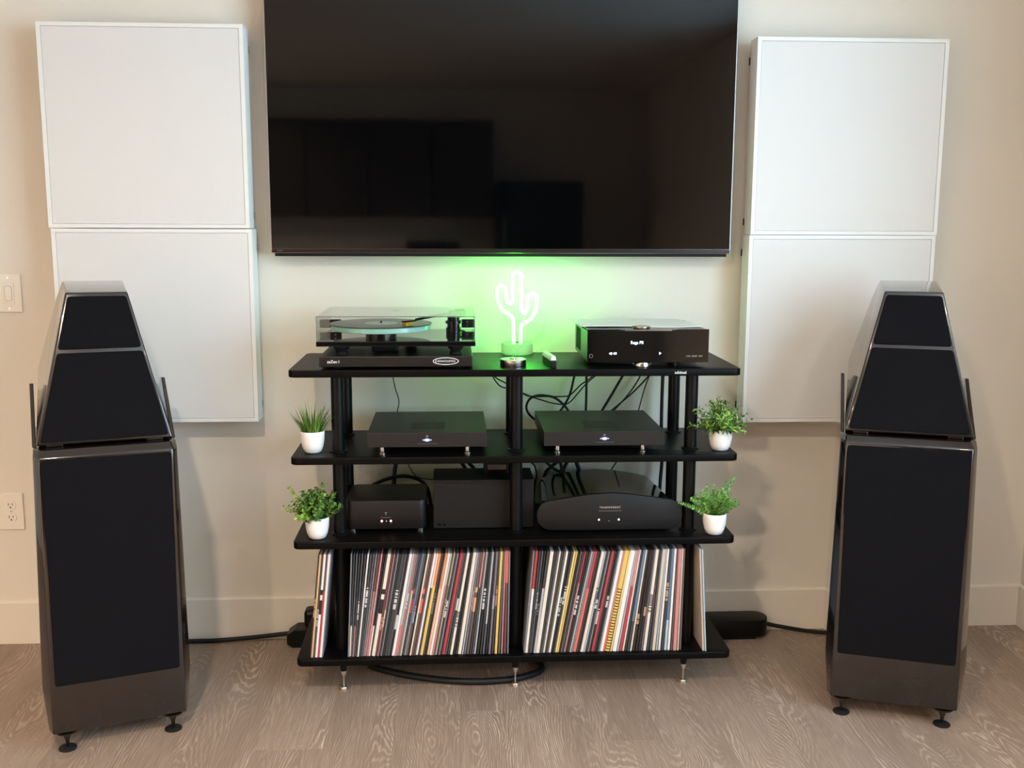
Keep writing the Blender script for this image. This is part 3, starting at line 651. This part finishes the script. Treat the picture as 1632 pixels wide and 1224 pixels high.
# grass tuft
t = pot(-.4105, -.405, Z2, 'white pot of spiky artificial grass on the second shelf')
bm = B()
for i in range(150):
    a = rnd.uniform(0, 2*math.pi); rr = .028*math.sqrt(rnd.random()); ln = rnd.uniform(.06, .118)*(1-.25*rr/.028); tilt = rnd.uniform(.05, .25)+.42*rr/.028
    p = Vector((rr*math.cos(a), rr*math.sin(a), .053)); a2 = a+rnd.uniform(-.5, .5); d = Vector((math.cos(a2)*math.sin(tilt), math.sin(a2)*math.sin(tilt), math.cos(tilt)))
    side = d.cross(Vector((math.cos(a2), math.sin(a2), .2))); side = side.normalized() if side.length > .01 else Vector((1, 0, 0)); w = rnd.uniform(.0026, .0042); mi = rnd.choice((0, 0, 1, 1, 2, 3)); prev = None
    bend = rnd.uniform(.0, .35)
    for k in range(5):
        s = k/4; c0 = p+d*ln*s+Vector((math.cos(a2), math.sin(a2), -.6))*bend*ln*s*s*.6; ww = w*(1-s**1.6)+.0002
        cur = (bm.verts.new(c0-side*ww/2), bm.verts.new(c0+side*ww/2))
        if prev: f = bm.faces.new((prev[0], prev[1], cur[1], cur[0])); f.material_index = mi
        prev = cur
foliage(t, bm, leafmats('grass', ((104, 140, 52), (82, 118, 50), (140, 172, 78), (56, 84, 40))))
# boxwood
t = pot(-.3995, -.435, Z3, 'white pot of round-leaved artificial boxwood on the third shelf')
bm = B()
stems = []
for i in range(125):
    a = rnd.uniform(0, 2*math.pi); el = rnd.uniform(.55, 1.54); ln = rnd.uniform(.05, .092)*(.62+.38*math.sin(el))
    stems.append((Vector((math.cos(a)*.022*math.cos(el), math.sin(a)*.022*math.cos(el), .055)), Vector((math.cos(a)*math.cos(el), math.sin(a)*math.cos(el), math.sin(el))), ln, 0))
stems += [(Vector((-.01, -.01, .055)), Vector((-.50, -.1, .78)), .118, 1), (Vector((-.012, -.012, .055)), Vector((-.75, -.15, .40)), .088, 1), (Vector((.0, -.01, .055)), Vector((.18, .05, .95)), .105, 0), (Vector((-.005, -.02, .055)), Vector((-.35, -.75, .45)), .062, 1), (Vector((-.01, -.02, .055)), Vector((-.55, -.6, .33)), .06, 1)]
for p, d, ln, bright in stems:
    d = d.normalized(); nl = int(ln/.0075)
    tube(bm, [p, p+d*ln*.5, p+d*ln], .0007, 4)
    for k in range(nl):
        s = (k+1)/nl; q = p+d*ln*s
        for m_ in range(3):
            a = rnd.uniform(0, 6.28); o_ = d.orthogonal().normalized(); o_ = Matrix.Rotation(a, 3, d) @ o_
            dd = (o_+d*rnd.uniform(.1, .9)).normalized()
            mi = rnd.choice((0, 1, 1)) if bright and s > .4 else rnd.choice((1, 2, 2, 3, 3, 1))
            leaf(bm, q, dd, d, rnd.uniform(.0085, .0125), rnd.uniform(.0075, .0105), mi, .12)
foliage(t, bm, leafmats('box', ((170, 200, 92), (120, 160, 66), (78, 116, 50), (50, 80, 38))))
# leafy shrub
t = pot(.7835, -.42, Z2, 'white pot of pointed-leaf artificial greenery on the second shelf')
bm = B()
for i in range(105):
    a = rnd.uniform(0, 2*math.pi); el = rnd.uniform(.15, 1.5); ln = rnd.uniform(.04, .085)
    if el < .5: ln *= .8
    if math.cos(a) < -.3 and el > .7: ln *= 1.15
    p = Vector((math.cos(a)*.02*math.cos(el), math.sin(a)*.02*math.cos(el), .056)); d = Vector((math.cos(a)*math.cos(el), math.sin(a)*math.cos(el), math.sin(el)))
    tube(bm, [p, p+d*ln*.5, p+d*ln], .0007, 4)
    for k in range(5):
        s = .35+.65*k/4; q = p+d*ln*s
        for m_ in range(2):
            o_ = Matrix.Rotation(rnd.uniform(0, 6.28), 3, d) @ d.orthogonal().normalized(); dd = (o_+d*rnd.uniform(.5, 1.4)).normalized()
            leaf(bm, q, dd, d, rnd.uniform(.013, .022), rnd.uniform(.0038, .0062), rnd.choice((0, 1, 1, 2, 2, 3)), .25, curl=rnd.uniform(0, .4))
foliage(t, bm, leafmats('leafy', ((150, 184, 86), (108, 150, 62), (74, 112, 52), (44, 72, 38))))
# fern
t = pot(.768, -.445, Z3, 'white pot of feathery artificial fern on the third shelf')
bm = B()
fr = [(Vector((.42, .1, 1.0)), .128), (Vector((.25, .0, 1)), .115), (Vector((-.2, .1, 1)), .095), (Vector((-.35, -.1, 1)), .088), (Vector((-1, -.1, .55)), .098), (Vector((-.75, -.2, .8)), .085), (Vector((.0, .2, 1)), .09)]
for i in range(80):
    a = rnd.uniform(0, 2*math.pi); el = rnd.uniform(.7, 1.5); fr.append((Vector((math.cos(a)*math.cos(el), math.sin(a)*math.cos(el), math.sin(el))), rnd.uniform(.042, .075)))
for d, ln in fr:
    d = d.normalized(); p = Vector((d.x*.016, d.y*.016, .056)); n_ = max(7, int(ln/.0062)); o_ = d.cross(Vector((.2, -1, .1))).normalized()
    pts_ = [p+d*ln*s+Vector((d.x, d.y, -.4))*.12*ln*s*s for s in (0, .25, .5, .75, 1)]
    tube(bm, pts_, .0006, 4)
    for k in range(n_):
        s = (k+1)/n_; q = p+d*ln*s+Vector((d.x, d.y, -.4))*.12*ln*s*s; l2 = .0155*(1.05-s*.75)
        for sg in (-1, 1):
            dd = (o_*sg+d*.55+Vector((rnd.uniform(-.2, .2), rnd.uniform(-.35, .35), rnd.uniform(-.2, .2)))).normalized()
            leaf(bm, q, dd, d.cross(o_), l2, .0062, rnd.choice((0, 1, 1, 2, 2)), .15, n=2)
foliage(t, bm, leafmats('fern', ((132, 172, 78), (96, 140, 60), (66, 106, 48))))

# ------------------------------------------------------------------ records
COLS = {'black': (42, 41, 43), 'charcoal': (64, 63, 65), 'dark grey': (86, 85, 88), 'grey': (122, 121, 125), 'light grey': (168, 168, 171), 'white': (222, 217, 215), 'cream': (218, 205, 191),
        'red': (176, 62, 68), 'pink': (192, 128, 128), 'dusty pink': (158, 114, 113), 'maroon': (100, 66, 68), 'orange': (212, 134, 92), 'coral red': (210, 104, 88), 'peach': (218, 174, 140), 'yellow': (212, 178, 92), 'pale yellow': (218, 196, 136),
        'tan': (202, 160, 116), 'brown': (98, 82, 73), 'dark brown': (54, 44, 40), 'blue': (92, 112, 138), 'pale blue': (168, 186, 198), 'purple grey': (110, 102, 116), 'olive': (96, 90, 70), 'beige': (196, 182, 168)}
def sleeve_mat(c): return mat('sleeve_'+c.replace(' ', '_'), COLS[c], .42, spec=.4, noise=(9, .06))
LH, LD = .315, .312
def record(x, yfr, th, deg, thick, segs, label, group):
    """one sleeve: spine at the front, bottom corner at x; segs = [(fraction, colour)] from bottom to top of the spine"""
    bm = B(); cols = []; z = 0
    for fr_, c in segs:
        if c not in cols: cols.append(c)
    tot = sum(s[0] for s in segs)
    zs = [0]
    for fr_, c in segs: zs.append(zs[-1]+LH*fr_/tot)
    xs = (0, thick)
    Vt = [[bm.verts.new((xx, yy, zz)) for (xx, yy) in ((0, .0012), (thick*.3, 0), (thick*.7, 0), (thick, .0012), (thick, LD), (0, LD))] for zz in zs]
    for i in range(len(zs)-1):
        mi = cols.index(segs[i][1])
        for k in range(6):
            f = bm.faces.new((Vt[i][k], Vt[i][(k+1) % 6], Vt[i+1][(k+1) % 6], Vt[i+1][k])); f.material_index = mi
    f = bm.faces.new(Vt[0][::-1]); f.material_index = 0; f = bm.faces.new(Vt[-1]); f.material_index = cols.index(segs[-1][1])
    o = obj('record_sleeve', bm, [sleeve_mat(c) for c in cols])
    o.location = (x, yfr, th-.0004+max(0, thick*math.sin(R(deg)))-.0001); o.rotation_euler = (0, R(deg), 0)
    return tag(o, label, 'record', group)
def segs_for(c, acc, mode, rg):
    if mode == 0 or not acc: return [(1, c)]
    if mode == 1:      # lettering: short dashes of the accent colour in the middle
        s = rg.uniform(.25, .5); out = [(s, c)]; n = rg.randint(6, 13)
        for k in range(n): out += [(.009, acc), (.004 if rg.random() < .8 else .016, c)]
        rest = 1-sum(v[0] for v in out); return out+[(max(rest, .1), c)]
    if mode == 2: return [(rg.uniform(.5, .7), c), (.3, acc)]            # different top
    if mode == 3: return [(.30, acc), (.70, c)]                          # different bottom
    if mode == 4: return [(.42, c), (.14, acc), (.05, c), (.05, acc), (.34, c)]
    if mode == 5:
        out = []
        for k in range(22): out += [(.022, c), (.012, acc)]
        return out+[(.45, c)]
L_ROW = [('grey', 2.6, 'black', 0), ('charcoal', 2.6, 'cream', 3), ('dark grey', 3, 0, 0), ('charcoal', 2.6, 'dusty pink', 3), ('dark grey', 2.8, 'white', 1), ('charcoal', 3, 0, 0), ('white', 2.8, 0, 0), ('charcoal', 4, 'white', 1), ('dark grey', 3, 0, 0),
         ('grey', 2.8, 0, 0), ('dusty pink', 4, 'maroon', 2), ('pink', 3.4, 'light grey', 1), ('black', 2.6, 'white', 3), ('charcoal', 2.6, 0, 0), ('cream', 6, 'black', 4), ('maroon', 4, 'pink', 1), ('dusty pink', 2.6, 'cream', 1), ('charcoal', 3, 0, 0), ('grey', 2.6, 0, 0), ('black', 4.6, 0, 0),
         ('charcoal', 5.4, 'white', 1), ('dark grey', 3, 0, 0), ('black', 4, 'white', 1), ('white', 5, 0, 0), ('light grey', 3.6, 'pink', 3), ('pink', 2.8, 'white', 1), ('grey', 3, 0, 0), ('beige', 2.8, 'brown', 2), ('charcoal', 4.2, 'red', 4), ('blue', 3.6, 'grey', 3), ('brown', 3, 'light grey', 1), ('black', 3, 0, 0), ('cream', 2.8, 0, 0),
         ('brown', 4.4, 'coral red', 4), ('maroon', 3.4, 0, 0), ('white', 4.6, 0, 0), ('charcoal', 3.2, 'cream', 2), ('yellow', 5.2, 'orange', 2), ('charcoal', 3.8, 'grey', 1), ('black', 3.2, 0, 0), ('peach', 4.6, 'orange', 2), ('white', 4, 0, 0), ('pink', 3, 'beige', 2), ('olive', 3, 0, 0), ('beige', 2.6, 'olive', 1), ('charcoal', 3.2, 'white', 1), ('grey', 2.8, 0, 0), ('black', 3, 0, 0),
         ('red', 5.2, 0, 0), ('dark grey', 2.8, 0, 0), ('charcoal', 3.6, 'white', 1), ('cream', 4.6, 'charcoal', 1), ('black', 3.6, 0, 0), ('charcoal', 2.8, 0, 0), ('cream', 6, 0, 0), ('light grey', 2.6, 0, 0), ('purple grey', 3.4, 'pink', 1), ('brown', 4.8, 'tan', 4), ('charcoal', 3, 'pink', 2), ('dark grey', 2.8, 0, 0), ('light grey', 3, 0, 0), ('black', 4, 'white', 1), ('charcoal', 3, 0, 0), ('light grey', 3.4, 'dark grey', 3),
         ('black', 3.4, 0, 0), ('purple grey', 4, 'light grey', 1), ('charcoal', 3.6, 'pink', 1), ('yellow', 4.4, 0, 0), ('dark grey', 3.6, 0, 0), ('pink', 2.6, 0, 0), ('maroon', 4.6, 'coral red', 2), ('grey', 2.6, 0, 0)]
R_ROW = [('grey', 3, 0, 0), ('white', 4.4, 'red', 2), ('charcoal', 3, 0, 0), ('dark grey', 3, 'light grey', 1), ('black', 3.2, 'grey', 1), ('light grey', 4, 'charcoal', 2), ('cream', 6, 0, 0), ('charcoal', 3.2, 0, 0), ('dark grey', 3, 0, 0), ('cream', 3, 0, 0), ('charcoal', 3.4, 0, 0), ('olive', 3, 0, 0), ('white', 3.6, 0, 0), ('black', 4, 'light grey', 1),
         ('charcoal', 3.2, 'white', 1), ('pale yellow', 3.4, 0, 0), ('yellow', 2.6, 0, 0), ('black', 3, 0, 0), ('dark grey', 3, 0, 0), ('charcoal', 2.6, 0, 0), ('pink', 2.8, 'red', 2), ('black', 3.6, 'white', 1), ('charcoal', 3, 0, 0), ('light grey', 2.6, 0, 0), ('grey', 2.8, 0, 0), ('coral red', 5.4, 'red', 2), ('charcoal', 2.8, 0, 0), ('black', 3.6, 0, 0), ('cream', 4.8, 0, 0), ('light grey', 3, 'charcoal', 1),
         ('charcoal', 4, 'white', 1), ('grey', 2.6, 0, 0), ('black', 3, 'white', 1), ('red', 4.2, 0, 0), ('charcoal', 3.2, 0, 0), ('black', 3.4, 'white', 1), ('grey', 3, 0, 0), ('white', 5, 0, 0), ('pink', 3.2, 'coral red', 3), ('yellow', 7.4, 'dark brown', 5), ('pale yellow', 2.6, 0, 0), ('white', 7, 0, 0), ('light grey', 2.8, 0, 0), ('red', 4.6, 'pink', 2), ('cream', 2.8, 0, 0), ('charcoal', 3, 0, 0), ('blue', 4.4, 'charcoal', 3), ('cream', 2.6, 0, 0),
         ('dark brown', 4.6, 'tan', 1), ('black', 3.8, 0, 0), ('dark brown', 3.6, 'tan', 1), ('purple grey', 2.8, 0, 0), ('cream', 5, 'charcoal', 1), ('charcoal', 3.6, 'maroon', 4), ('dark grey', 2.8, 0, 0), ('beige', 5.2, 0, 0), ('light grey', 2.8, 0, 0), ('white', 3.4, 0, 0), ('charcoal', 4.2, 'tan', 1), ('blue', 4.4, 'pale blue', 3), ('white', 4, 0, 0), ('brown', 2.8, 0, 0), ('pink', 6, 0, 0), ('beige', 2.6, 0, 0), ('brown', 3.2, 0, 0)]
def interp(tab, x):
    if x <= tab[0][0]: return tab[0][1]
    for (a, b), (c, d) in zip(tab, tab[1:]):
        if x <= c: return b+(d-b)*(x-a)/(c-a)
    return tab[-1][1]
SEEN = set()
def row(seq, xa, xb, tab, where, group, seed):
    rg = random.Random(seed); n = len(seq)
    def place(scale):
        x = xa; out = []
        degs = [interp(tab, (i+.5)/n) for i in range(n)]
        for i, (c, w, acc, mode) in enumerate(seq):
            th_ = w*.001*scale; d = degs[i]; out.append((x, d, th_))
            step = th_/math.cos(R(d))+.00025
            if i+1 < n:
                tp = LH*math.sin(R(d))-LH*math.sin(R(degs[i+1])); step += max(0, tp)
            x += step
        return out, x
    lo, hi = .3, 3
    for _ in range(40):
        m_ = (lo+hi)/2
        if place(m_)[1] > xb: hi = m_
        else: lo = m_
    out, _ = place(lo)
    for i, ((x, d, th_), (c, w, acc, mode)) in enumerate(zip(out, seq)):
        extra = {0: '', 1: ', %s lettering,' % acc, 2: ' with %s top' % acc, 3: ' with %s foot' % acc, 4: ' with %s bands' % acc, 5: ' with %s diagonal pattern' % acc}[mode if acc else 0]
        if i == 0: nb = 'beside the post'
        elif i == n-1: nb = 'last before the post'
        else: nb = 'between %s and %s' % (seq[i-1][0], seq[i+1][0])
        lab = '%s record spine%s %s, %s' % (c, extra, nb, where)
        if lab in SEEN: lab = lab.replace('record spine', 'second record spine')
        SEEN.add(lab)
        if len(lab.split()) > 16: lab = lab.replace(' record spine', ' spine')
        record(x, -.4645+rg.uniform(-.002, .002), Z4+.0004, d, th_*.985, segs_for(c, acc, mode, rg), lab, group)
row(L_ROW, -.3172, .1572, [(0, 2.5), (.1, 7), (.2, 9.5), (.35, 10.4), (.68, 10.4), (.84, 6.8), (.95, 2.6), (1, .6)], 'row under power box', 'records standing in the row under the power box and console', 1)
row(R_ROW, .2022, .6760, [(0, 4.6), (.12, 8), (.35, 11.2), (.6, 10), (.8, 6), (.93, 2.4), (1, .5)], 'row under conditioner', 'records standing in the row under the power conditioner', 2)
x = -.4282
for c, w, acc, md_, lb in (('dark brown', 3, 'tan', 1, 'dark brown record at the open end of the rack, leaning on a tan one'), ('tan', 4.6, 0, 0, 'tan record leaning at the open end of the bottom shelf'), ('charcoal', 4.6, 'light grey', 1, 'charcoal record between tan and white ones at the open shelf end'),
                           ('white', 5.4, 'black', 4, 'white record with black bands at the open shelf end'), ('red', 4.6, 'maroon', 2, 'red record between two white ones at the open shelf end'), ('white', 5.6, 0, 0, 'plain white record leaning nearest the rack post'), ('grey', 2, 0, 0, 'thin grey record between plain white one and rack post')):
    th_ = w*.00122
    record(x, -.466, Z4+.0004, 6.0, th_, segs_for(c, acc, md_, random.Random(len(c))), lb, 'records outside the post at the socket end of the rack')
    x += th_/math.cos(R(6.0))+.0003
record(.7444, -.478, Z4+.0009, -3.6, .0045, [(.3, 'pale blue'), (.02, 'light grey'), (.68, 'pale blue')], 'pale blue record leaning against the rack post near the corner', 'records outside the post near the room corner')
record(.7384, -.474, Z4+.0007, -3.6, .0055, [(1, 'beige')], 'beige record leaning between rack post and pale blue record', 'records outside the post near the room corner')

# ------------------------------------------------------------------ cables and floor boxes
m_cable = mat('black_cable', (17, 17, 18), .55, spec=.35)
m_bcable = mat('navy_cable', (28, 34, 58), .55)
def cable(pts, r, label, y=None, m=m_cable, sub=6):
    P = [(p[0], (y if y is not None else p[1]), p[1] if y is not None else p[2]) for p in pts]
    o = obj('cable', tube(B(), spline(P, sub), r, 8), m, None, smooth=60)
    return tag(o, label, 'cable', 'cables behind the rack')
cable([(0.432, 0.94), (0.433, 0.851), (0.432, 0.774), (.433, .70)], .0040, 'straight upright black cable behind the amplifier below the streamer', -.045)
cable([(.402, .94), (0.397, 0.916), (0.391, 0.891), (0.383, 0.853), (0.37, 0.82), (0.341, 0.774), (.31, .72)], .0038, 'slanting black cable crossing the cable loop behind the rack', -.036)
cable([(0.3, 0.745), (0.266, 0.761), (0.244, 0.781), (0.235, 0.802), (0.24, 0.823), (0.254, 0.837), (0.275, 0.843), (0.299, 0.842), (0.327, 0.835), (0.355, 0.814), (0.37, 0.795), (0.385, 0.772), (.40, .72)], .0040, 'thick looped black cable beside the middle post', -.060)
cable([(.12, .94), (0.123, 0.917), (0.128, 0.902), (0.139, 0.886), (0.151, 0.875), (0.17, 0.869), (0.218, 0.854), (0.24, 0.845), (0.268, 0.835), (0.299, 0.825), (0.326, 0.818), (0.359, 0.815), (0.379, 0.825), (0.408, 0.859), (0.43, 0.884), (0.463, 0.913), (.49, .94)], .0022, 'thin black cable sagging lowest across the loop behind the rack', -.073)
cable([(.118, .935), (0.127, 0.915), (0.139, 0.902), (0.17, 0.885), (0.217, 0.856), (0.244, 0.844), (0.289, 0.843), (0.336, 0.842), (0.361, 0.843), (0.377, 0.848), (0.408, 0.879), (0.43, 0.894), (0.453, 0.913), (.48, .94)], .0022, 'thin black cable running level above the loop behind the rack', -.081)
cable([(.571, .94), (0.558, 0.917), (0.518, 0.846), (0.476, 0.773), (.45, .72)], .0044, 'thick slanting black cable below the streamer', -.05)
cable([(.632, .94), (0.62, 0.917), (0.595, 0.871), (0.564, 0.829), (0.515, 0.773), (.48, .73)], .0024, 'thin slanting cable bending between two others below the streamer', -.035)
cable([(.668, .94), (0.645, 0.916), (0.583, 0.85), (0.493, 0.773), (.45, .73)], .0026, 'thin slanting cable crossing another below the streamer', -.0605)
cable([(.652, .94), (0.645, 0.916), (0.625, 0.86), (0.603, 0.772), (.59, .72)], .0020, 'thinnest steep black cable near the end post', -.045)
cable([(.684, .94), (0.685, 0.92), (0.684, 0.818), (0.685, 0.713), (0.690, 0.632), (0.686, 0.553), (0.684, 0.477), (.684, .30), (.686, .0062)], .0058, 'thick upright black cable beside the end post', -.045)
cable([(-.199, .94), (-0.198, 0.918), (-0.196, 0.896), (-0.19, 0.865), (-0.179, 0.824), (-0.186, 0.774), (-.176, .69), (-0.157, 0.629), (-0.143, 0.598), (-0.123, 0.572), (-0.071, 0.562), (-.03, .565)], .0016, 'very thin cable hanging from the turntable', -.05)
cable([(-.30, .45), (-0.298, 0.521), (-0.273, 0.544), (-0.231, 0.565), (-0.174, 0.578), (-0.123, 0.568), (-0.092, 0.54), (-0.08, 0.486), (-.078, .42)], .0062, 'thick arched black cable behind the power supply box', -.06)
cable([(-.19, .70), (-0.192, 0.625), (-0.198, 0.583), (-0.201, 0.52), (-.20, .45)], .0072, 'thick navy cable rising behind the power supply box', -.035, m_bcable)
cable([(.56, .66), (0.539, 0.62), (0.523, 0.595), (0.511, 0.565), (.50, .50)], .0022, 'short slanting cable behind the power conditioner', -.05)
cable([(.235, .65), (0.251, 0.621), (0.266, 0.602), (0.27, 0.568), (0.264, 0.536), (.262, .45)], .0032, 'curved cable between games console and power conditioner', -.05)
for k, (pp, r) in enumerate((([(.37, .70), (0.349, 0.624), (0.322, 0.599), (0.298, 0.563), (.29, .45)], .0058), ([(.385, .70), (0.374, 0.624), (0.364, 0.599), (0.35, 0.556), (.345, .45)], .0062), ([(.285, .66), (0.301, 0.621), (0.333, 0.593), (0.375, 0.573), (.40, .50)], .0045), ([(.41, .70), (.40, .63), (.41, .59), (.42, .50)], .0066), ([(.33, .66), (.35, .61), (.345, .58), (.33, .50)], .0052))):
    cable(pp, r, 'black cable in the tangle behind the power conditioner', -.032-.012*k)
cable([(.04, .70), (.02, .66), (.045, .62), (.07, .58), (.08, .45)], .0062, 'thick slanting cable behind the games console', -.05)
cable([(-.02, .70), (.0, .66), (.025, .62), (.04, .58), (.045, .45)], .0062, 'thick slanting cable behind console, beside another', -.066)
o = cable([(-.30, -.06, .012), (-.275, -.22, .012), (-.249, -.273, .012), (-.128, -.342, .012), (.026, -.385, .012), (.161, -.379, .012), (.25, -.335, .012), (.272, -.285, .012), (.25, -.20, .012), (.22, -.08, .012)], .0105, 'thick black power cable looped on the floor under the rack')
cable([(-1.02, -.16, .0085), (-.96, -.06, .0085), (-.90, -.028, .0085), (-.80, -.024, .0085), (-.68, -.026, .018), (-.575, -.03, .030), (-.557, -.03, .031)], .0078, 'thick black cable along the baseboard from the loudspeaker to plug block')
cable([(1.067, -.045, .04), (1.12, -.045, .028), (1.22, -.05, .0115), (1.33, -.075, .0085), (1.38, -.13, .0085)], .0075, 'thick black cable along the baseboard from junction box to loudspeaker')
t = thing('plug_block', 'angular black plug block on the floor behind the rack end', 'plug block', (-.51, -.045, 0))
bm = prism(B(), [(-.049, .012), (-.03, .0), (.07, .0), (.07, .066), (-.02, .064), (-.049, .044)], -.035, .03, 'y', bev=.003); obj('case', bm, m_black, t)
obj('upper_case', bx(.008, .10, -.03, .03, .0665, .125, bev=.012), m_black, t)
t = thing('junction_box', 'low rounded black junction box on the floor by the baseboard', 'junction box', (.92, -.05, 0))
pts = rrect(-.15, .145, -.045, .048, .044, 8)
obj('case', prism(B(), pts, .014, .072, 'z', bev=.004, only_caps=True), m_black, t, smooth=40)
obj('foot', bx(-.1, .1, -.03, .03, 0, .0138), m_rubber, t)
